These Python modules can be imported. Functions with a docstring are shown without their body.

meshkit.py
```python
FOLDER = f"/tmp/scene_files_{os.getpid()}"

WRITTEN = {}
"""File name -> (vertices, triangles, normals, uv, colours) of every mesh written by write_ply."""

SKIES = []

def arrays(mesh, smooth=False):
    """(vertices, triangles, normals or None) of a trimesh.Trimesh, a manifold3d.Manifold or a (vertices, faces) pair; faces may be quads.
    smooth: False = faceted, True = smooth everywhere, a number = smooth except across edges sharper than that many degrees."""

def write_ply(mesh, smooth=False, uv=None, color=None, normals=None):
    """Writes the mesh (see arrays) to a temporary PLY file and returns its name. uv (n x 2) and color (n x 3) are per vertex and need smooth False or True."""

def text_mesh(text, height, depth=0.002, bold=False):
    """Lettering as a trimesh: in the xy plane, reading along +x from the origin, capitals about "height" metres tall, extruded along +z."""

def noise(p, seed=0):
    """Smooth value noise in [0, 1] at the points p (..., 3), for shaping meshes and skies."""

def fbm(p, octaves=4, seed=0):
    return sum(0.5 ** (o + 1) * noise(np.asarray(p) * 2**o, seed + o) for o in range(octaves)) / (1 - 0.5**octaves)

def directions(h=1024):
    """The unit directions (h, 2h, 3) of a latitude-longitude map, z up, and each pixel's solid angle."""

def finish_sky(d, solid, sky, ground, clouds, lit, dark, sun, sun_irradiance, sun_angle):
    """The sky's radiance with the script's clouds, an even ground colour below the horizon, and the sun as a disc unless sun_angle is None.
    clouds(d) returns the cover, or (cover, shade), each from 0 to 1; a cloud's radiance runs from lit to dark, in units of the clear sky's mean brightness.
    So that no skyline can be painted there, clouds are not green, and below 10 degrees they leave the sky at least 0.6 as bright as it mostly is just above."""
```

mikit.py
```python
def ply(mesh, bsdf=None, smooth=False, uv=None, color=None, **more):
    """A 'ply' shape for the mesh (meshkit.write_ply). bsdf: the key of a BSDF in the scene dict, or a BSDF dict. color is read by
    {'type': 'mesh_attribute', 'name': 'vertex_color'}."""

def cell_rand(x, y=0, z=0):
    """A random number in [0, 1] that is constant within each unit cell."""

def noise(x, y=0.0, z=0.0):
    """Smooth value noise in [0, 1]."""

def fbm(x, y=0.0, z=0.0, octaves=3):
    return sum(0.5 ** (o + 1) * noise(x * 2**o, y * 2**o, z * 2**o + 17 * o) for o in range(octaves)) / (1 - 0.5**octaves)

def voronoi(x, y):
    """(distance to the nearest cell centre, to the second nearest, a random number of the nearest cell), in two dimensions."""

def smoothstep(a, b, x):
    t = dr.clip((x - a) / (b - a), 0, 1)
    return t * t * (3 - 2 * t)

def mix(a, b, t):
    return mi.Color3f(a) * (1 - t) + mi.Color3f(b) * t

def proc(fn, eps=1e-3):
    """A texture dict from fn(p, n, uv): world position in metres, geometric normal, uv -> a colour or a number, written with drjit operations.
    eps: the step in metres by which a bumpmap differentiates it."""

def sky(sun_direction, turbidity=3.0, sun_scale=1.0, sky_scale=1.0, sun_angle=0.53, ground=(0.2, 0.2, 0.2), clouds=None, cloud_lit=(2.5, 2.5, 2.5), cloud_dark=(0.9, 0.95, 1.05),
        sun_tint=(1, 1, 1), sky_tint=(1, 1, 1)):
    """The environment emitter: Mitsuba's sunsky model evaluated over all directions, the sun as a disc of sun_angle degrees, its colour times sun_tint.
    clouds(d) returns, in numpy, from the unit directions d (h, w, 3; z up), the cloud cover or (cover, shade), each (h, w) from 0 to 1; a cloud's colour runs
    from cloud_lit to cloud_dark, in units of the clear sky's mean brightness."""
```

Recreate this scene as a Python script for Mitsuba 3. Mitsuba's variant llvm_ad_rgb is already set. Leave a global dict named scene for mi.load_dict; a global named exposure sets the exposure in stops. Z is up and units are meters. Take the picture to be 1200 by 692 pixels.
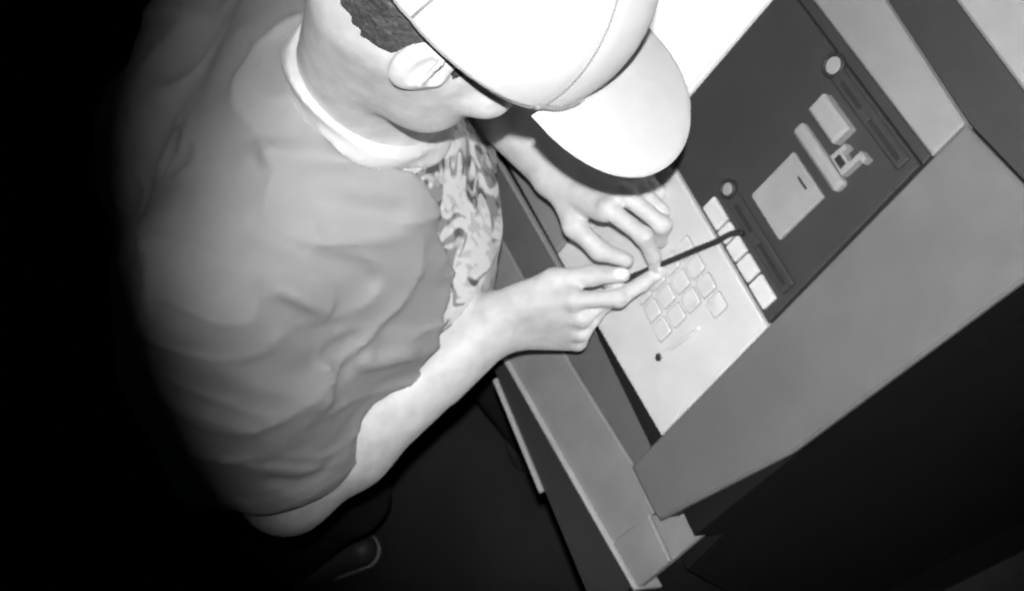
import math, numpy as np, trimesh, mitsuba as mi, mikit, meshkit
from mikit import proc, fbm, noise, smoothstep, mix
from shapely.geometry import Polygon, Point, box as sbox

# ------------------------------------------------------------------ camera, sky, lamp, exposure
EYE = np.array([0.45122, 0.18866, 2.09531])
ROW = np.array([[0.34643, 0.83412, -0.42921], [0.77673, -0.51162, -0.36734], [-0.52600, -0.20612, -0.82513]])
M = np.eye(4)
M[:3, 0], M[:3, 1], M[:3, 2], M[:3, 3] = -ROW[0], -ROW[1], ROW[2], EYE
exposure = 0.0
LAMP_AT, LAMP_AIM, LAMP_RADIANCE = np.array([0.457, 0.240, 2.200]), np.array([-0.14, 0.17, 1.2]), 27700.0
scene, labels = {}, {}
scene['camera'] = dict(type='thinlens', aperture_radius=.0010, focus_distance=.5, fov=2 * math.degrees(math.atan(600 / 1320)), fov_axis='x', near_clip=0.05, far_clip=60.0,
                       to_world=mi.ScalarTransform4f(M))
scene['sky'] = mikit.sky((0.3, 0.4, 0.5), turbidity=3, sun_scale=0.0, sky_scale=0.03, sky_tint=(1.25, 1.0, 0.72))


# ------------------------------------------------------------------ names
def tag(key, label=None, cat=None, group=None, kind=None):
    e = labels.setdefault(key, {})
    for a, b in (('label', label), ('category', cat), ('group', group), ('kind', kind)):
        if b: e[a] = b


def put(key, mesh, mat, smooth=30, label=None):
    k, n = key, 0
    while k in scene:
        n += 1
        k = f'{key}_{n:03d}'
    scene[k] = mikit.ply(mesh, mat, smooth=smooth)
    if label: tag(k, label)
    return k


# ------------------------------------------------------------------ materials (all grey: the place is seen by its infrared lamp)
def grey(name, v, rough=0.5, var=0.12, scale=40.0, metallic=0.0, spec=0.5, sheen=0.0, bump=0.0, bscale=300.0, stretch=(1, 1, 1)):
    def fn(p, n, uv):
        a = fbm(p.x * scale * stretch[0], p.y * scale * stretch[1], p.z * scale * stretch[2], 4)
        b = fbm(p.x * scale * .17 + 9, p.y * scale * .17, p.z * scale * .17, 3)
        x = v * (1 + var * 2 * (a - .5) + var * 1.6 * (b - .5))
        return mi.Color3f(x, x, x)
    d = {'type': 'principled', 'base_color': proc(fn), 'roughness': rough, 'metallic': metallic, 'specular': spec}
    if sheen: d['sheen'] = sheen
    if bump:
        d = {'type': 'bumpmap', 'scale': 1.0, 'nested_texture': proc(lambda p, n, uv: bump * fbm(p.x * bscale, p.y * bscale, p.z * bscale, 3), eps=5e-4), 'nested_bsdf': d}
    scene[name] = {'type': 'twosided', 'nested': d}


grey('m_plate', .66, .42, .11, 30, .15)
grey('m_key', .40, .4, .08, 60, .1)
grey('m_key_worn', .58, .4, .2, 120)
grey('m_button', .62, .4, .12, 60)
grey('m_cheek', .13, .55, .14, 25, bump=.00006, bscale=500)
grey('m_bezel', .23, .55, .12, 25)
grey('m_shelf', .23, .45, .16, 30)
grey('m_fascia', .04, .5, .14, 30, bump=.00005, bscale=500)
grey('m_dark', .008, .5, .2, 30)
grey('m_groove', .035, .6, .2, 40)
grey('m_steel', .62, .35, .12, 60, .5)
grey('m_pale', .28, .5, .14, 40)
grey('m_wall', .34, .8, .12, 12)
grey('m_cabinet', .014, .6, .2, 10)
grey('m_rubber', .02, .6, .1, 60)
grey('m_ground', .02, .85, .4, 9, bump=.001, bscale=60)
grey('m_skin', .54, .5, .18, 70, spec=.35, bump=.0005, bscale=220)
grey('m_hair', .06, .6, .5, 500, bump=.002, bscale=320)
grey('m_eye', .75, .15, .02, 10)
grey('m_iris', .03, .15, .02, 10)
grey('m_seam', .22, .8, .2, 80)
grey('m_shelf_shade', .12, .5, .15, 30)  # shelf tone darkened to imitate shade beside the step
grey('m_screen', .82, .3, .04, 20)
grey('m_nail', .66, .3, .05, 60)
grey('m_lip', .36, .4, .1, 100)
grey('m_shirt', .28, .8, .10, 22, spec=.15, bump=.0007, bscale=420)
grey('m_trousers', .022, .85, .2, 60, spec=.2, bump=.0006, bscale=400)
grey('m_trim', .16, .7, .2, 60)
grey('m_cap', .56, .75, .05, 40, spec=.2, bump=.0004, bscale=500)
grey('m_shoe', .05, .5, .2, 50)
grey('m_sole', .30, .7, .1, 50)
grey('m_lens_dark', .02, .2, .1, 50)


def print_fn(p, n, uv):
    wx = fbm(p.x * 22, p.y * 22, p.z * 22, 2)
    a = fbm(p.x * 52 + wx * 5, p.y * 52 - wx * 4, p.z * 16 + wx * 2, 3)
    b = fbm(p.x * 110 + 5, p.y * 110 + wx * 5, p.z * 38, 2)
    x = .70 - .42 * smoothstep(.50, .58, a) - .18 * smoothstep(.55, .62, b)
    return mi.Color3f(x, x, x)


scene['m_print'] = {'type': 'twosided', 'nested': {'type': 'principled', 'base_color': proc(print_fn), 'roughness': .8, 'specular': .2}}

# ------------------------------------------------------------------ the machine's slanted console: u along its width, v up the slope, h out of it
TILT = math.radians(28.26)
O = np.array([0, 0, 1.0])
UVH = np.array([[1, 0, 0], [0, math.cos(TILT), math.sin(TILT)], [0, -math.sin(TILT), math.cos(TILT)]])


def world(a):
    return np.asarray(a, float) @ UVH + O


def slab(poly, h0, h1, b=.0015):
    """A plate over the polygon (u, v) from h0 to h1 with chamfered top edges."""
    p = Polygon(poly) if not isinstance(poly, Polygon) else poly
    p = p.simplify(1e-5)
    if not p.exterior.is_ccw: p = Polygon(list(p.exterior.coords)[::-1])
    q = np.array(p.exterior.coords)[:-1]
    n = len(q)
    e = np.roll(q, -1, 0) - q
    e /= np.linalg.norm(e, axis=1, keepdims=True)
    nrm = np.stack([-e[:, 1], e[:, 0]], 1)
    m = nrm + np.roll(nrm, 1, 0)
    m /= np.maximum((m * nrm).sum(1, keepdims=True), .3)
    inner = q + m * b
    v = np.vstack([np.c_[q, np.full(n, h0)], np.c_[q, np.full(n, h1 - b)], np.c_[inner, np.full(n, h1)]])
    f = []
    for k in (0, n):
        for i in range(n):
            j = (i + 1) % n
            f += [[k + i, k + j, k + n + j], [k + i, k + n + j, k + n + i]]
    tv, t = trimesh.creation.triangulate_polygon(Polygon(inner), engine='earcut')
    t = np.linalg.norm(np.asarray(tv)[:, None] - inner[None], axis=2).argmin(1)[np.asarray(t)]
    a = np.cross(inner[t[:, 1]] - inner[t[:, 0]], inner[t[:, 2]] - inner[t[:, 0]])
    t = np.where((a < 0)[:, None], t[:, ::-1], t)
    f = np.vstack([f, t + 2 * n, t[:, ::-1]])
    return trimesh.Trimesh(v, f, process=False)


def tilt(m):
    m = m.copy()
    m.vertices = world(m.vertices)
    return m


def panel(key, poly, h0, h1, mat, b=.0015, label=None):
    return put(key, tilt(slab(poly, h0, h1, b)), mat, 25, label)


def rect(u0, v0, u1, v1, r=0):
    return sbox(u0, v0, u1, v1) if not r else sbox(u0 + r, v0 + r, u1 - r, v1 - r).buffer(r, quad_segs=4)


def ring(u, v, r0, r1, h0, h1, n=28):
    prof = np.array([[r0, h0], [r1, h0], [r1, h1 - .001], [r1 - .001, h1], [r0 + .001, h1], [r0, h1 - .001], [r0, h0]])
    m = trimesh.creation.revolve(prof, sections=n)
    m.apply_translation([u, v, 0])
    return m


def disc(u, v, r, h0, h1, n=24):
    m = trimesh.creation.revolve(np.array([[0, h0], [r, h0], [r, h1 - .001], [r - .001, h1], [0, h1]]), sections=n)
    m.apply_translation([u, v, 0])
    return m


def bx(x0, x1, y0, y1, z0, z1, c=.003):
    m = slab(sbox(x0, y0, x1, y1), z0, z1, c)
    return m


A = 'payment_terminal'
tag(A, 'slanted self-service terminal with bright keypad plate, dark fascia and grey side panel', 'terminal')
# cabinet below and behind
side = Polygon([(-.180, 0), (.80, 0), (.80, 1.22), (.50, 1.20), (-.03, .90), (-.10, .868), (-.180, .866)])


def extr_x(poly, x0, x1):
    m = trimesh.creation.extrude_polygon(poly, x1 - x0, engine='earcut')
    v = m.vertices
    m.vertices = np.c_[v[:, 2] + x0, v[:, 0], v[:, 1]]
    m.fix_normals()
    return m


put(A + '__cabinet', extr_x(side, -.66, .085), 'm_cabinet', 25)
panel(A + '__console_base', [(-.64, -.03), (.10, -.03), (.10, .62), (-.64, .62)], -.07, -.014, 'm_dark')
# keypad plate, its keys and the pin
PL = A + '__keypad_plate'
panel(PL, [(-.2700, -.0195), (-.15, -.012), (-.003, 0), (-.0118, .1745), (-.2700, .1745)], -.016, 0.0, 'm_plate', .002, 'bright pale metal plate with the keypad')
panel(A + '__arm_shade_panel', [(-.62, -.030), (-.455, -.030), (-.2725, -.0195), (-.2725, .1745), (-.62, .1745)], -.016, 0.0, 'm_bezel', .002, 'panel to the left of the keypad plate, coloured grey in place of the forearm shadow')  # grey colour stands in for the forearm's shadow on the console
for i in range(4):
    for j in range(4 if i < 3 else 1):
        if i == 3: j = 3
        u, v = -.1520 + .0250 * i, .056 + .0245 * j
        panel(PL + '__key_surround', rect(u - .0013, v - .0013, u + .0208, v + .0208, .0035), .0004, .0009, 'm_key', .0002)
        panel(PL + '__key', rect(u, v, u + .0195, v + .0195, .003), .0013, .0030, ('m_key_worn', 'm_plate', 'm_plate')[(i * 2 + j * 5 + i * j) % 3], .0011)
pin_a, pin_b = np.array([-.0700, .0500]), np.array([-.0600, .1080])
panel(A + '__latch_pin', Polygon([(-.0712, .050), (-.0672, .0494), (-.0590, .1075), (-.0628, .108)]), .0004, .0042, 'm_plate', .0015)
put(A + '__lock_hole', tilt(disc(-.0712, .0445, .0044, .0004, .0022)), 'm_rubber', 25, 'small dark round hole at the end of the pin')
# front shelf
panel(A + '__shelf', [(-.62, -.240), (.0410, -.150), (.0470, -.075), (-.011, -.0735), (-.163, -.0950), (-.476, -.1200), (-.62, -.130)], -.036, -.026, 'm_shelf', .0015)
panel(A + '__shelf_shade_strip', [(-.62, -.1290), (-.476, -.1190), (-.163, -.0940), (-.011, -.0725), (.0470, -.074), (.0470, -.040), (-.003, -.0145), (-.163, -.0375), (-.476, -.0620), (-.62, -.072)], -.036, -.0275, 'm_shelf_shade', .0012, 'strip of the shelf along the step up to the keypad, darkened in place of shade')  # shade below the step, put into the colour of this piece
panel(A + '__shelf_corner', [(.0425, -.1500), (.1010, -.1420), (.1005, -.0830), (.0435, -.0830)], -.034, -.025, 'm_shelf', .0015)
panel(A + '__shelf_end', [(.0485, -.0815), (.1005, -.0815), (.0985, .004), (.052, .004)], -.034, -.0265, 'm_shelf', .0015)
panel(A + '__front_lip', [(-.62, -.2445), (-.243, -.1905), (.103, -.1440), (.103, -.1395), (-.243, -.1860), (-.62, -.2400)], -.062, -.020, 'm_steel', .0015, 'thin bright metal strip along the front edge of the shelf')
panel(A + '__riser_trim', [(-.62, -.0690), (-.476, -.0590), (-.163, -.0345), (-.004, -.0125), (-.004, -.0145), (-.163, -.0368), (-.476, -.0615), (-.62, -.0715)], -.03, -.0225, 'm_steel', .0006)
# side panel on the right and its nose
panel(A + '__side_panel', [(.0005, -.002), (.0025, -.0510), (.0600, -.0500), (.0700, -.0480), (.1036, .132), (.1135, .396), (.1150, .4475), (.055, .4425), (-.0225, .4365), (-.0212, .3985)], -.003, .004, 'm_cheek', .0025, 'broad plain grey panel to the right of the fascia')
panel(A + '__side_body', [(.0025, -.004), (.0045, -.0490), (.0590, -.0480), (.0680, -.0460), (.1016, .132), (.1115, .396), (.1130, .4455), (.055, .4405), (-.020, .4345), (-.019, .3985)], -.07, -.0032, 'm_dark', .001)
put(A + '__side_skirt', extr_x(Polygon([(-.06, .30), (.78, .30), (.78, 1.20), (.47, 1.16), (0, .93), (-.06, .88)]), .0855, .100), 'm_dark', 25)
# fascia and what is on it
FA = A + '__fascia'
panel(FA, [(-.2715, .1790), (-.0135, .1790), (-.0262, .3855), (-.2715, .3855)], -.016, .001, 'm_fascia', .0015, 'dark grey sloping fascia with slots and buttons')
panel(A + '__fascia_ledge', [(-.2715, .3865), (-.0262, .3865), (-.0270, .3975), (-.2715, .3975)], -.016, -.002, 'm_fascia')
# screen left of it
panel(A + '__screen_frame', [(-.62, .1785), (-.2760, .1785), (-.2760, .4480), (-.62, .4480)], -.016, .001, 'm_screen', .002, 'pale surface to the left of the dark fascia')
sk_ = panel(A + '__screen', [(-.590, .186), (-.284, .186), (-.284, .440), (-.590, .440)], .0014, .003, 'm_screen', .0008, 'blank white screen to the left of the fascia, with an added glow')
scene[sk_]['emitter'] = {'type': 'area', 'radiance': {'type': 'rgb', 'value': [.55] * 3}}  # added glow, lifts the pale surface to full white
# guide rails with round lamps
for (u0, u1, vc, w, lu, lv, lr) in ((-.152, -.035, .3755, .0075, -.1615, .3780, .0088), (-.142, -.0235, .2178, .0085, -.1525, .2185, .0070)):
    g = panel(A + '__guide_rail', rect(u0, vc - w, u1, vc + w, .002), .0014, .006, 'm_groove', .002)
    panel(g + '__slot', rect(u0 + .012, vc - .0022, u1 - .006, vc + .0022), .0064, .0072, 'm_rubber', .0004)
    panel(g + '__clip', rect((u0 + u1) / 2 - .011, vc - .005, (u0 + u1) / 2 + .004, vc + .003, .001), .0075, .0095, 'm_fascia', .0008)
    put(g + '__lamp_ring', tilt(ring(lu, lv, lr, lr + .0035, .0014, .006)), 'm_rubber', 25)
    put(g + '__lamp_lens', tilt(disc(lu, lv, lr - .0004, .0014, .0048)), 'm_pale', 25)
# card reader block, bracket, long bar and label plate
panel(A + '__reader_block', rect(-.1425, .3375, -.0955, .3590, .002), .0014, .015, 'm_pale', .003)
br = panel(A + '__bracket', [(-.090, .3280), (-.0885, .3465), (-.0830, .3465), (-.0835, .3400), (-.0715, .3400), (-.0710, .3545), (-.0605, .3555), (-.0605, .3490), (-.0655, .3485), (-.0665, .3265)], .0014, .012, 'm_pale', .0012)
panel(br + '__opening', rect(-.0835, .3305, -.0715, .3375), .0124, .0130, 'm_rubber', .0003)
panel(A + '__slot_bar', rect(-.1415, .3105, -.0610, .3240, .004), .0014, .011, 'm_pale', .004)
lp = panel(A + '__label_plate', rect(-.1265, .2370, -.0680, .2985, .0015), .0014, .0055, 'm_pale', .0012, 'plain pale square plate in the middle of the fascia')
panel(lp + '__mark', rect(-.1020, .2880, -.0860, .2905), .0058, .0062, 'm_groove', .0002)
# white function buttons by the keypad
for (u0, u1) in ((-.1585, -.1275), (-.1245, -.1085), (-.1055, -.0855), (-.0825, -.0590), (-.0555, -.0255)):
    panel(A + '__function_button', rect(u0, .1835, u1, .2015, .0015), .0014, .006, 'm_button', .0015)
# top strip, dark band, upper casing
panel(A + '__top_strip', [(-.62, .4495), (-.2755, .4495), (-.2755, .3990), (-.2290, .3990), (-.0235, .3990), (-.0248, .4365), (-.1699, .4490), (-.2740, .4600), (-.62, .4600)], -.016, .003, 'm_bezel', .002, 'light grey strip above the dark fascia')
panel(A + '__dark_band', [(-.62, .4610), (-.2740, .4610), (-.17, .4500), (-.024, .4378), (.056, .4438), (.14, .4490), (.14, .4860), (-.0097, .4870), (-.1179, .4930), (-.62, .5000)], -.03, -.004, 'm_fascia', .001)
panel(A + '__upper_casing', [(-.62, .5012), (-.1179, .4942), (-.0097, .4882), (.14, .4872), (.14, .63), (-.62, .63)], -.03, .004, 'm_pale', .003, 'pale casing at the top of the terminal')
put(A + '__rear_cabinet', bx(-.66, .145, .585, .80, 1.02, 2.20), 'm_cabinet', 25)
# second thin trim low on the front
put(A + '__lower_trim', bx(-.234, -.068, -.1860, -.1795, .868, .873, .001), 'm_steel', 25)

# lamp above the terminal: housing, hood and lens
z = (LAMP_AIM - LAMP_AT) / np.linalg.norm(LAMP_AIM - LAMP_AT)
x = np.cross([1, 0, 0], z); x /= np.linalg.norm(x)
LR = np.eye(4); LR[:3, 0], LR[:3, 1], LR[:3, 2], LR[:3, 3] = x, np.cross(z, x), z, LAMP_AT
lens = trimesh.creation.revolve(np.array([[0, 0], [.0095, 0]])[::-1], sections=40)
lens.apply_transform(LR)
if (lens.face_normals.mean(0) @ z) < 0: lens.invert()
L = 'canopy_lamp'
tag(L, 'round infrared lamp in a dark hood on a wall arm', 'lamp')
k = put(L + '__lens', lens, 'm_eye', False)
scene[k]['emitter'] = {'type': 'area', 'radiance': {'type': 'rgb', 'value': [LAMP_RADIANCE] * 3}}
hood = trimesh.creation.revolve(np.array([[0, -.06], [.030, -.06], [.038, -.05], [.040, .0905], [.036, .0905], [.034, -.004], [0, -.004]]), sections=40)
hood.apply_transform(LR)
put(L + '__hood', hood, 'm_dark', 30)
arm = trimesh.creation.cylinder(.012, segment=[LAMP_AT - z * .055, [LAMP_AT[0], .81, LAMP_AT[2] + .10]], sections=16)
put(L + '__arm', arm, 'm_dark', 30)

# ground and wall behind
tag('ground', 'dark paved ground in front of the terminal', kind='structure')
scene['ground'] = mikit.ply(trimesh.Trimesh([[-30, -30, 0], [30, -30, 0], [30, 30, 0], [-30, 30, 0]], [[0, 1, 2], [0, 2, 3]]), 'm_ground')
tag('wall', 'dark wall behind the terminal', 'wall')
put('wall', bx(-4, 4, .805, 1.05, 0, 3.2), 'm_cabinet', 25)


# ------------------------------------------------------------------ signed distances -> one continuous mesh (surface nets on a sparse grid)
def sdf_mesh(fn, lo, hi, h, lip=1.6):
    lo, B = np.asarray(lo, float), 8
    nb = np.ceil((np.asarray(hi) - lo) / h / B).astype(int)
    n = nb * B
    ctr = lo + (np.stack(np.meshgrid(*[np.arange(k) for k in nb], indexing='ij'), -1) + .5) * B * h - h / 2
    c = fn(ctr.reshape(-1, 3)).reshape(nb)
    val = np.repeat(np.repeat(np.repeat(np.sign(c), B, 0), B, 1), B, 2).astype(np.float32)
    act = np.argwhere(np.abs(c) < lip * B * h * .87 + .004)
    off = np.stack(np.meshgrid(*[np.arange(B)] * 3, indexing='ij'), -1).reshape(-1, 3)
    for s in range(0, len(act), 400):
        idx = (act[s:s + 400, None] * B + off[None]).reshape(-1, 3)
        val[idx[:, 0], idx[:, 1], idx[:, 2]] = fn(lo + idx * h)
    s = val < 0
    cnt = sum(s[i:n[0] - 1 + i, j:n[1] - 1 + j, k:n[2] - 1 + k].astype(np.int8) for i in (0, 1) for j in (0, 1) for k in (0, 1))
    cells = np.argwhere((cnt > 0) & (cnt < 8))
    num = np.full(n - 1, -1, np.int64)
    num[cells[:, 0], cells[:, 1], cells[:, 2]] = np.arange(len(cells))
    acc, w = np.zeros((len(cells), 3)), np.zeros((len(cells), 1))
    corner = [np.array(q) for q in np.ndindex(2, 2, 2)]
    for a in corner:
        for ax in range(3):
            if a[ax]: continue
            b = a.copy(); b[ax] = 1
            ca, cb = cells + a, cells + b
            va, vb = val[ca[:, 0], ca[:, 1], ca[:, 2]], val[cb[:, 0], cb[:, 1], cb[:, 2]]
            m = (va < 0) != (vb < 0)
            t = va[m] / (va[m] - vb[m])
            acc[m] += a + (b - a) * t[:, None]
            w[m] += 1
    V = lo + (cells + acc / w) * h
    F = []
    for ax in range(3):
        o1, o2 = np.eye(3, dtype=int)[(ax + 1) % 3], np.eye(3, dtype=int)[(ax + 2) % 3]
        d = np.eye(3, dtype=int)[ax]
        a = s[:-1 if d[0] else None, :-1 if d[1] else None, :-1 if d[2] else None]
        b = s[1 if d[0] else 0:, 1 if d[1] else 0:, 1 if d[2] else 0:]
        e = np.argwhere(a != b)
        e = e[(e[:, (ax + 1) % 3] > 0) & (e[:, (ax + 2) % 3] > 0) & (e < n - 1).all(1)]
        ins = a[e[:, 0], e[:, 1], e[:, 2]]
        g = lambda q: num[q[:, 0], q[:, 1], q[:, 2]]
        quad = np.stack([g(e - o1 - o2), g(e - o2), g(e), g(e - o1)], 1)
        quad = np.where(ins[:, None], quad, quad[:, ::-1])
        F.append(quad[(quad >= 0).all(1)])
    F = np.vstack(F)
    return trimesh.Trimesh(V, np.vstack([F[:, [0, 1, 2]], F[:, [0, 2, 3]]]), process=False)


def smin(a, b, k):
    hh = np.maximum(k - np.abs(a - b), 0) / k
    return np.minimum(a, b) - hh * hh * k * .25


def smax(a, b, k):
    return -smin(-a, -b, k)


def cone(P, a, b, r0, r1):
    a, b = np.asarray(a, float), np.asarray(b, float)
    ab = b - a
    t = np.clip((P - a) @ ab / (ab @ ab), 0, 1)
    return np.linalg.norm(P - a - t[:, None] * ab, axis=1) - (r0 + (r1 - r0) * t)


def ell(P, c, axes, r):
    q = (P - c) @ np.asarray(axes).T / np.asarray(r)
    k = np.linalg.norm(q, axis=1)
    k2 = np.linalg.norm(q / np.asarray(r), axis=1) + 1e-9
    return k * (k - 1) / k2


def poly_d(P, pts):
    pts = np.asarray(pts, float)
    d = np.full(len(P), 9.)
    for a, b in zip(pts[:-1], pts[1:]):
        d = np.minimum(d, cone(P, a, b, 0, 0))
    return d


def unit(a):
    a = np.asarray(a, float)
    return a / np.linalg.norm(a)


# ------------------------------------------------------------------ the person: joints
RSH, REL, RWR = np.array([-.205, -.235, 1.335]), np.array([-.128, -.385, 1.095]), np.array([-.1875, -.0988, 1.0645])
LSH, LEL, LWR = np.array([-.540, -.030, 1.330]), np.array([-.555, .005, 1.125]), np.array([-.293, .048, 1.100])
NB = np.array([-.295, -.040, 1.350])
HIP = np.array([-.44, -.42, .90])
HF = unit([.263, .200, -.944])
HU = np.array([.584, .744, .32]); HU = unit(HU - HF * (HU @ HF))
HL = np.cross(HU, HF)
ROLL = math.radians(18)
HU, HL = HU * math.cos(ROLL) + HL * math.sin(ROLL), HL * math.cos(ROLL) - HU * math.sin(ROLL)
HAX = np.stack([HF, HL, HU])
KC = np.array([-.1735, .1530, 1.5105])                # centre of the cap's dome
HC = KC - .055 * HU


def hp(f, l, u):
    return HC + f * HF + l * HL + u * HU


def tube(pts, r, n=10):
    from scipy.interpolate import CubicSpline
    pts = np.asarray(pts, float)
    t = np.r_[0, np.cumsum(np.linalg.norm(np.diff(pts, axis=0), axis=1))]
    c = CubicSpline(t, pts)(np.linspace(0, t[-1], 60))
    T = np.gradient(c, axis=0); T /= np.linalg.norm(T, axis=1, keepdims=True)
    a = np.cross(T, [0.1, 0.2, 1]); a /= np.linalg.norm(a, axis=1, keepdims=True)
    b = np.cross(T, a)
    an_ = np.linspace(0, 2 * np.pi, n, endpoint=False)
    v = (c[:, None] + r * (np.cos(an_)[None, :, None] * a[:, None] + np.sin(an_)[None, :, None] * b[:, None])).reshape(-1, 3)
    f = []
    for i_ in range(59):
        for j_ in range(n):
            f.append([i_ * n + j_, i_ * n + (j_ + 1) % n, (i_ + 1) * n + (j_ + 1) % n, (i_ + 1) * n + j_])
    f = np.array(f)
    k_ = np.arange(1, n - 1)
    caps = np.vstack([np.stack([k_ * 0, k_ + 1, k_], 1), np.stack([k_ * 0, k_, k_ + 1], 1) + 59 * n])
    m = trimesh.Trimesh(v, np.vstack([f[:, [0, 1, 2]], f[:, [0, 2, 3]], caps]), process=False)
    if m.volume < 0: m.invert()
    return m


def hand_points(W, d, n, left, flex, splay, thumb, size=1.12):
    d = unit(d); n = np.asarray(n, float); n = unit(n - d * (n @ d))
    s = np.cross(n, d) if left else np.cross(d, n)
    at = lambda q: W + size * (q[0] * d + q[1] * s + q[2] * n)
    chains = []
    base = [(.090, .029, -.002), (.094, .009, -.005), (.088, -.011, -.004), (.079, -.029, 0)]
    seg = [(.043, .026, .021), (.047, .029, .022), (.043, .027, .021), (.034, .021, .018)]
    for i in range(4):
        p = np.array(base[i]); pts = [at(p)]; a = 0
        for L_, fx in zip(seg[i], flex[i]):
            a += math.radians(fx)
            sp = math.radians(splay[i])
            p = p + L_ * np.array([math.cos(a) * math.cos(sp), math.cos(a) * math.sin(sp), math.sin(a)])
            pts.append(at(p))
        chains.append(pts)
    return at, base, chains, [at(q) for q in thumb]


RH = hand_points(RWR, (.4905, .8385, -.0704), (-.834, .213, -.3666), False,
                 [(6, 41, 10), (55, 80, 40), (70, 90, 45), (76, 90, 45)], [-3.2, 0, 0, -2],
                 [(.0270, .0238, .0072), (.0683, .0385, .0170), (.1037, .0369, .0234), (.1315, .0298, .0311)])
LH = hand_points(LWR, (.774, .519, .156), (-.318, -.471, -.789), True,
                 [(30, 58, 14), (38, 80, 35), (60, 76, 40), (66, 80, 40)], [2, 0, 0, -2],
                 [(.022, .022, .008), (.050, .044, .022), (.074, .046, .044), (.094, .036, .060)])


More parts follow.
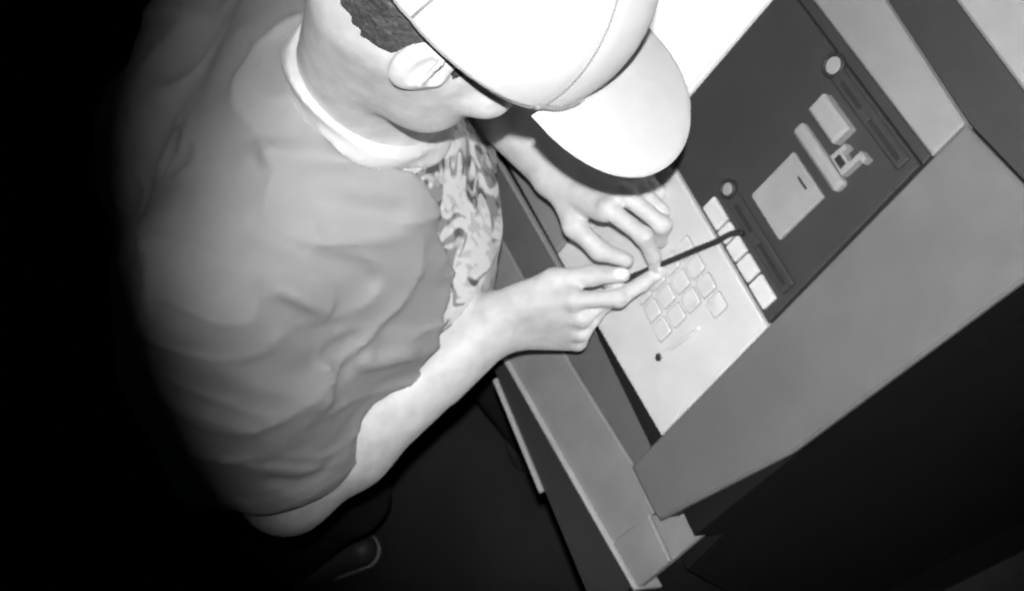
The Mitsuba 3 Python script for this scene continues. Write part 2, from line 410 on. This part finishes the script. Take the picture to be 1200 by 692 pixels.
def hand_sdf(P, W, H, el):
    at, base, ch, th = H
    palm = None
    for i, b in enumerate(base):
        q = cone(P, at((.006, b[1] * .55, .0)), at((b[0] - .004, b[1], b[2] + .004)), .0165, .0125)
        palm = q if palm is None else smin(palm, q, .016)
    palm = smin(palm, cone(P, at((.03, .018, .012)), at((.075, .022, .010)), .012, .010), .016)   # ball of the thumb
    palm = smin(palm, cone(P, at((.02, -.018, .010)), at((.065, -.020, .009)), .012, .010), .016)
    out = palm
    rad = [(.0096, .0088, .0080, .0070), (.0098, .0090, .0082, .0072), (.0094, .0086, .0078, .0068), (.0084, .0076, .0070, .0062)]
    for i in range(4):
        fg = None
        for k in range(3):
            q = cone(P, ch[i][k], ch[i][k + 1], rad[i][k], rad[i][k + 1])
            fg = q if fg is None else smin(fg, q, .004)
        for k in (0, 1):
            fg = smin(fg, np.linalg.norm(P - ch[i][k] , axis=1) - rad[i][k] * 1.10, .004)
        out = smin(out, fg, .0035)
    tr = (.0155, .0120, .0102, .0080)
    tq = None
    for k in range(3):
        q = cone(P, th[k], th[k + 1], tr[k], tr[k + 1])
        tq = q if tq is None else smin(tq, q, .008)
    return smin(out, tq, .010)


def arm_sdf(P, sh, el, wr):
    up = cone(P, sh, el, .054, .048)
    m1 = el + (wr - el) * .28
    fa = smin(cone(P, el, m1, .047, .053), cone(P, m1, wr, .053, .033), .02)
    return smin(up, fa, .03)


TZ = unit(NB - HIP)
TX = unit(RSH - LSH); TX = unit(TX - TZ * (TX @ TZ))
TY = np.cross(TZ, TX)
TAX = np.stack([TX, TY, TZ])
print('torso axes', TAX.round(2), 'len', np.linalg.norm(NB - HIP))


def tloc(P):
    return (P - HIP) @ TAX.T


def tw(x_, y_, z_):
    return HIP + np.array([x_, y_, z_]) @ TAX


def torso(P, off=0.0):
    q = tloc(P)
    T = np.linalg.norm(NB - HIP)
    zz = np.array([-.10, 0, .14, .30, .42, .50, T + .04])
    hw = np.interp(q[:, 2], zz, [.190, .190, .185, .190, .190, .160, .075]) + off
    hd = np.interp(q[:, 2], zz, [.195, .210, .215, .215, .200, .140, .066]) + off
    cy = np.interp(q[:, 2], zz, [-.02, -.01, .0, .0, -.01, -.01, -.01])
    k = np.sqrt((q[:, 0] / hw) ** 2 + ((q[:, 1] - cy) / hd) ** 2 + 1e-9)
    d = (k - 1) * np.minimum(hw, hd) * .9
    return smax(d, np.maximum(q[:, 2] - T - .02, -q[:, 2] - .16), .05)


def skin(P):
    q = (P - HC) @ HAX.T
    head = ell(P, hp(-.012, 0, .018), HAX, (.098, .077, .098))
    head = smin(head, ell(P, hp(.030, 0, -.040), HAX, (.062, .060, .072)), .04)
    head = smin(head, cone(P, hp(.045, .022, -.088), hp(.045, -.022, -.088), .026, .026), .03)      # jaw and chin
    head = smin(head, cone(P, hp(.076, .010, -.098), hp(.076, -.010, -.098), .014, .014), .02)
    for s in (-1, 1):
        head = smin(head, cone(P, hp(.0, s * .055, -.035), hp(.050, s * .030, -.085), .022, .020), .03)
        head = smin(head, ell(P, hp(.062, s * .042, -.030), HAX, (.022, .024, .018)), .02)           # cheekbone
        head = smax(head, -ell(P, hp(.100, s * .033, .0), HAX, (.022, .019, .013)), .014)           # eye socket
        head = smin(head, cone(P, hp(.088, s * .018, .018), hp(.080, s * .046, .014), .008, .007), .012)  # brow
        ear = ell(P, hp(-.012, s * .082, -.018), HAX, (.019, .009, .032))
        ear = smax(ear, -ell(P, hp(-.009, s * .091, -.014), HAX, (.011, .006, .020)), .004)
        ear = smin(ear, cone(P, hp(-.004, s * .089, -.030), hp(-.012, s * .092, .002), .0026, .0026), .004)
        ear = smin(ear, ell(P, hp(.004, s * .084, -.020), HAX, (.005, .005, .008)), .003)
        head = smin(head, ear, .006)
    nose = smin(cone(P, hp(.088, 0, .006), hp(.112, 0, -.034), .008, .011), smin(ell(P, hp(.102, .011, -.038), HAX, (.010, .008, .008)), ell(P, hp(.102, -.011, -.038), HAX, (.010, .008, .008)), .006), .008)
    head = smin(head, nose, .010)
    head = smin(head, cone(P, hp(.090, .014, -.060), hp(.090, -.014, -.060), .0075, .0075), .006)
    head = smin(head, cone(P, hp(.088, .012, -.071), hp(.088, -.012, -.071), .0080, .0080), .006)
    neck = smin(cone(P, NB, hp(-.030, 0, -.060), .062, .054), cone(P, NB - .02 * TY, hp(-.055, 0, -.010), .055, .045), .03)
    d = smin(head, neck, .035)
    d = smin(d, torso(P, -.024), .05)
    for sh, el, wr, H in ((RSH, REL, RWR, RH), (LSH, LEL, LWR, LH)):
        d = smin(d, arm_sdf(P, sh, el, wr), .03)
    d = smin(d, cone(P, RSH, LSH, .045, .045), .04)
    for sh, el, wr, H in ((RSH, REL, RWR, RH), (LSH, LEL, LWR, LH)):          # the hands touch but do not melt into each other
        d = np.minimum(d, smin(cone(P, wr + (el - wr) * .3, wr, .043, .033), hand_sdf(P, wr, H, el), .018))
    return d


PE = 'person'
tag(PE, 'person in a white cap and grey shirt bending over the terminal keypad', 'person')
put(PE + '__body', sdf_mesh(skin, (-.78, -.72, .76), (.02, .34, 1.66), .0028), 'm_skin', True)


# nails of the fingers that pinch the cord
for H_, nrm, ch_, r_ in ((RH, (-.834, .213, -.3666), RH[3], .0085), (RH, (-.834, .213, -.3666), RH[2][0], .0072), (LH, (-.318, -.471, -.789), LH[2][0], .0072), (LH, (-.318, -.471, -.789), LH[2][1], .0074)):
    ax_ = unit(ch_[3] - ch_[2]); up_ = EYE * 0 - unit(nrm)
    if ch_ is RH[3]: up_ = np.array([.15, -.2, 1.])
    up_ = unit(up_ - ax_ * (up_ @ ax_)); sd_ = np.cross(up_, ax_)
    m_ = trimesh.creation.icosphere(3, 1.0)
    m_.vertices = (m_.vertices * [.0085, r_ * .72, .0022]) @ np.stack([ax_, sd_, up_]) + ch_[3] * .92 + ch_[2] * .08 + up_ * r_ * .92
    put(PE + '__fingernail', m_, 'm_nail', True)


# face details
def sph(c, r, axes=None, sc=(1, 1, 1)):
    m = trimesh.creation.icosphere(3, r)
    m.vertices = (m.vertices * np.asarray(sc)) @ (HAX if axes is None else axes) + c
    return m


for s in (-1, 1):
    e = put(PE + '__eye', sph(hp(.074, s * .032, .0), .0125), 'm_eye', True)
    put(e + '__iris', sph(hp(.0832, s * .032, -.001), .0055, sc=(.5, 1, 1)), 'm_iris', True)
    put(PE + '__eyebrow', sdf_mesh(lambda P: cone(P, hp(.093, s * .016, .020), hp(.084, s * .046, .020), .0042, .003), hp(.085, s * .03, .02) - .04, hp(.085, s * .03, .02) + .04, .0015), 'm_hair', True)


def hair(P):
    d = ell(P, hp(-.014, 0, .014), HAX, (.103, .082, .102)) - .003 * meshkit.noise(P * 220)
    q = (P - HC) @ HAX.T
    nz = meshkit.noise(P * [260, 260, 60], 2)
    d = d - .0016 * nz
    d = smax(d, q[:, 0] - .012 + .35 * np.minimum(q[:, 2] + .01, 0) - .012 * nz, .004)
    return smax(d, -q[:, 2] - .062 - .012 * nz, .003)


put(PE + '__hair', sdf_mesh(hair, HC - .14, HC + .14, .002), 'm_hair', True)

# cap: six-panel dome with a band, button and curved brim
CAPU = unit(HU - .12 * HF)
CF = unit(HF - CAPU * (HF @ CAPU)); CF = unit(CF + .0 * np.cross(CAPU, CF)); CL = np.cross(CAPU, CF)
CAX = np.stack([CF, CL, CAPU])


def cap_pt(az, el):
    r = np.array([.121, .110, .112])
    seam = 1 - .010 * np.exp(-(((np.degrees(az) + 30) % 60 - 30) / 3.0) ** 2)
    sag = 1 + .006 * np.sin(5 * az + 1) * np.cos(el) + .012 * np.cos(3 * az) * np.sin(2 * el) * .5
    p = np.stack([np.cos(el) * np.cos(az) * r[0], np.cos(el) * np.sin(az) * r[1], np.sin(el) * r[2] - .018], -1)
    return p * (seam * sag)[..., None]


az, el = np.meshgrid(np.linspace(0, 2 * np.pi, 145), np.linspace(-.16, np.pi / 2, 40), indexing='ij')
Q = cap_pt(az, el)
outer = KC + Q.reshape(-1, 3) @ CAX
inner = KC + (Q * np.array([.965, .965, .97])).reshape(-1, 3) @ CAX
nn = 40


def grid_faces(a, b, flip=False, off=0):
    i, j = np.meshgrid(np.arange(a - 1), np.arange(b - 1), indexing='ij')
    i, j = i.ravel(), j.ravel()
    q = np.stack([i * b + j, (i + 1) * b + j, (i + 1) * b + j + 1, i * b + j + 1], 1) + off
    return q[:, ::-1] if flip else q


fo, fi = grid_faces(145, nn), grid_faces(145, nn, True, 145 * nn)
i = np.arange(144)
rim = np.stack([i * nn, 145 * nn + i * nn, 145 * nn + (i + 1) * nn, (i + 1) * nn], 1)
put(PE + '__cap', (np.vstack([outer, inner]), np.vstack([fo, fi, rim])), 'm_cap', True, 'white baseball cap with its brim pointing down at the keypad')
CP = PE + '__cap'
put(CP + '__button', sph(KC + (.0895) * CAPU, .007, CAX, (1, 1, .55)), 'm_cap', True)
aa = np.linspace(-1.12, 1.12, 61)
put(CP + '__band', tube(KC + (cap_pt(aa, np.full(61, -.11)) * 1.004) @ CAX, .0030), 'm_seam', True)
for q_ in range(6):
    ee = np.linspace(-.12, 1.52, 40)
    put(CP + '__seam', tube(KC + (cap_pt(np.full(40, np.radians(60 * q_)), ee) * 1.001) @ CAX, .0011, 6), 'm_seam', True)
# brim
ph = np.linspace(-1.02, 1.02, 61)
rr = np.linspace(0, 1, 18)
PH, RR = np.meshgrid(ph, rr, indexing='ij')
root = cap_pt(PH, np.full_like(PH, -.13)) * .995
ext = .098 * np.clip(1 - (np.abs(PH) / 1.02) ** 3.2, 0, 1) ** .75
dirs = np.stack([np.ones_like(PH), .40 * PH, np.full_like(PH, .02)], -1)
B_ = root + dirs * (ext * RR)[..., None]
B_[..., 2] += -.9 * (B_[..., 1] ** 2) * RR ** .6 * 2.2 + .004
th_ = np.array([0, 0, .0028])
bo = KC + (B_ + th_ / 2).reshape(-1, 3) @ CAX
bi = KC + (B_ - th_ / 2).reshape(-1, 3) @ CAX
nr = 18
n0 = 61 * nr
F_ = [grid_faces(61, nr), grid_faces(61, nr, True, n0)]
i = np.arange(60)
F_.append(np.stack([i * nr + nr - 1, (i + 1) * nr + nr - 1, n0 + (i + 1) * nr + nr - 1, n0 + i * nr + nr - 1], 1))
bm = trimesh.Trimesh(np.vstack([bo, bi]), np.vstack([np.vstack([f[:, [0, 1, 2]], f[:, [0, 2, 3]]]) for f in F_]), process=False)
if (bm.face_normals[:len(bm.faces) // 3] @ CAPU).mean() < 0: bm.invert()
put(CP + '__brim', bm, 'm_cap', 40)


# ------------------------------------------------------------------ clothes
def ridge(a, p=3):
    return np.abs(1 - np.abs(2 * a - 1)) ** p


def wrinkle(P, q):
    a = meshkit.fbm(np.stack([q[:, 0] * 7 + q[:, 2] * 5, q[:, 1] * 6, q[:, 2] * 13 - q[:, 0] * 7], -1), 3, 3)
    b = meshkit.noise(np.stack([q[:, 0] * 8 - q[:, 2] * 5, q[:, 1] * 5 + 3, q[:, 2] * 11 + q[:, 0] * 6], -1), 11)
    c = meshkit.noise(np.stack([q[:, 0] * 14 + q[:, 2] * 9, q[:, 1] * 9, q[:, 2] * 20 - q[:, 0] * 11], -1), 5)
    return .012 * (a - .5) - .006 * ridge(b, 7) - .003 * ridge(c, 8)


SLT = .80
SLE = RSH + (REL - RSH) * SLT
LSLE = LSH + (LEL - LSH) * SLT
folds = [([[-.14, -.19, 1.379], [-.129, -.189, 1.345], [-.124, -.197, 1.281], [-.123, -.204, 1.233]], .010, .010),      # armpit
         ([[-.14, -.189, 1.378], [-.136, -.176, 1.352], [-.138, -.169, 1.314]], -.007, .009),
         ([[-.242, -.132, 1.413], [-.232, -.108, 1.397], [-.222, -.082, 1.379]], -.006, .010),
         ([[-.2, -.126, 1.381], [-.191, -.1, 1.354], [-.184, -.073, 1.32]], .006, .010),
         ([[-.357, -.098, 1.299], [-.339, -.088, 1.275], [-.321, -.08, 1.264]], .007, .008),
         ([[-.119, -.21, 1.259], [-.133, -.19, 1.205], [-.143, -.166, 1.17]], -.007, .010),
         ([[-.077, -.332, 1.209], [-.072, -.32, 1.184], [-.077, -.292, 1.168]], .006, .008),
         ([[-.184, -.169, 1.405], [-.162, -.145, 1.359], [-.158, -.129, 1.285]], .006, .012),
         ([[-.13, -.273, 1.354], [-.11, -.257, 1.307], [-.102, -.237, 1.241]], -.007, .012)]


BK = np.array([-.012, -.034, .010])


def sleeve(P, sh, el, off=0.0):
    a = cone(P, sh, el + (el - sh) * .05, .076 + off, .082 + off)
    if sh is RSH: a = smin(a, cone(P, sh + BK, sh + (el - sh) * .62 + BK, .078 + off, .078 + off), .06)
    return a


def shirt(P):
    q = tloc(P)
    T = torso(P, .016)
    d = T
    for sh, el in ((RSH, REL), (LSH, LEL)):
        sl = sleeve(P, sh, el)
        SLT = .80 if sh is RSH else .45
        ax = unit(el - sh)
        t = (P - sh) @ ax
        L_ = np.linalg.norm(el - sh) * SLT
        sl = smax(sl, t - L_ - .006 * np.sin(P[:, 0] * 40 + P[:, 1] * 25), .006)
        sl = sl - .0028 / (1 + np.exp(-(t - L_ + .024) / .0015))
        hollow = smax(cone(P, sh, el + (el - sh) * .05, .062, .068), L_ - .040 - t, .002)
        sl = np.maximum(sl, -hollow)
        d = smin(d, sl, .065)
    d = smin(d, cone(P, RSH + .01 * TZ, LSH + .01 * TZ, .060, .060), .05)
    d = smin(d, cone(P, (-.575, -.195, 1.315), (-.44, -.27, 1.30), .060, .080), .07)      # far shoulder and upper back
    d = d + wrinkle(P, q)
    for pts, a, w in folds:
        d = d + a * np.exp(-(poly_d(P, pts) / w) ** 2)
    d = smax(d, -q[:, 2] - .095 + .012 * np.sin(q[:, 0] * 30), .006)                 # hem
    # neck opening
    d = smax(d, -cone(P, NB - .025 * TZ - .004 * TY, NB + .22 * TZ + .08 * TY, .076, .10), .008)
    # open front
    xr = np.interp(q[:, 2], [-.1, .38, .44, .49, .55, .61], [.17, .165, .142, .100, .091, .070])
    op = smax(np.maximum(q[:, 0] - xr, -.12 - q[:, 0]), .0 - q[:, 1], .01)
    return smax(d, -op, .010)


put(PE + '__shirt', sdf_mesh(shirt, (-.90, -.86, .78), (.04, .26, 1.52), .0038), 'm_shirt', True)


def tee(P):
    q = tloc(P)
    d = torso(P + .012 * TY, .002) + .004 * (meshkit.fbm(q * np.array([26, 20, 15]), 3, 5) - .5) * 2
    d = smax(d, -q[:, 2] - .02, .005)
    d = smax(d, np.minimum(.0 - q[:, 1], .53 - q[:, 2]), .01)
    return smax(d, -cone(P, NB - .005 * TZ + .012 * TY, NB + .22 * TZ + .11 * TY, .062, .095), .006)


put(PE + '__undershirt', sdf_mesh(tee, (-.80, -.70, .80), (.0, .20, 1.50), .004), 'm_print', True, 'white printed undershirt showing in the open front of the shirt')
# ribbed collar of the undershirt, lying round the neck
cc, ca = NB + .012 * TZ + .016 * TY, unit(TZ + .40 * TY)


def collar(P):
    t = (P - cc) @ ca + .006 * np.sin(P @ TX * 45)
    band = np.abs(t) - .0105
    ang = np.arctan2((P - cc) @ TX, (P - cc) @ TY)
    d = skin(P) - .0075 - .0022 * np.sin(ang * 5 + t * 160) - .0007 * np.cos(ang * 110)
    return smax(smax(d, band, .004), np.linalg.norm(P - cc, axis=1) - .118, .004)


put(PE + '__collar', sdf_mesh(collar, cc - .13, cc + .13, .003), 'm_cap', True, 'crumpled white collar round the neck')


KN = [np.array([-.40, -.62, .50]), np.array([-.52, -.29, .50])]
AN = [np.array([-.54, -1.03, .11]), np.array([-.50, -.38, .09])]


def trousers(P):
    q = tloc(P)
    d = smax(torso(P, .004), q[:, 2] - .05, .01)
    for s, k_, a_ in ((1, KN[0], AN[0]), (-1, KN[1], AN[1])):
        h_ = HIP + .09 * s * TX - .03 * TZ
        d = smin(d, smin(cone(P, h_, k_, .092, .068), cone(P, k_, a_, .068, .056), .03), .05)
    d = d + .006 * (meshkit.fbm(P * np.array([14, 14, 9]), 3, 8) - .5)
    return smax(d, .07 - P[:, 2], .006)


put(PE + '__trousers', sdf_mesh(trousers, (-.86, -1.15, .04), (-.10, -.06, 1.08), .006), 'm_trousers', True)
for k_, a_ in zip(KN, AN):
    toe = a_ * [1, 1, 0] + [.03, .17, .035]
    heel = a_ * [1, 1, 0] + [-.01, -.05, .04]

    def shoe(P):
        d = smin(cone(P, heel, toe, .040, .036), cone(P, heel + [0, .02, .05], (heel + toe) / 2, .042, .034), .03)
        return smax(d, .018 - P[:, 2], .006)

    sk = put(PE + '__shoe', sdf_mesh(shoe, heel - .1, toe + .12, .005), 'm_shoe', True)
    put(sk + '__sole', sdf_mesh(lambda P: smax(cone(P, heel, toe, .045, .041), np.abs(P[:, 2] - .0105) - .010, .004), heel - .1, toe + .1, .004), 'm_sole', True)

# ------------------------------------------------------------------ the cord between the hands and the fascia
tag('cord', 'thin black cord running from the pinched fingers to the fascia', 'cord')


pinch = (RH[2][0][3] + RH[3][3]) / 2
end = world((-.1060, .204, .0080))
mid = np.array([-.1300, .1170, 1.0780])
put('cord', tube([pinch - .02 * unit(mid - pinch), pinch, pinch * .5 + mid * .5, mid, mid * .66 + end * .34, mid * .33 + end * .67, end, world((-.1000, .2095, .0076))], .0030), 'm_rubber', True)
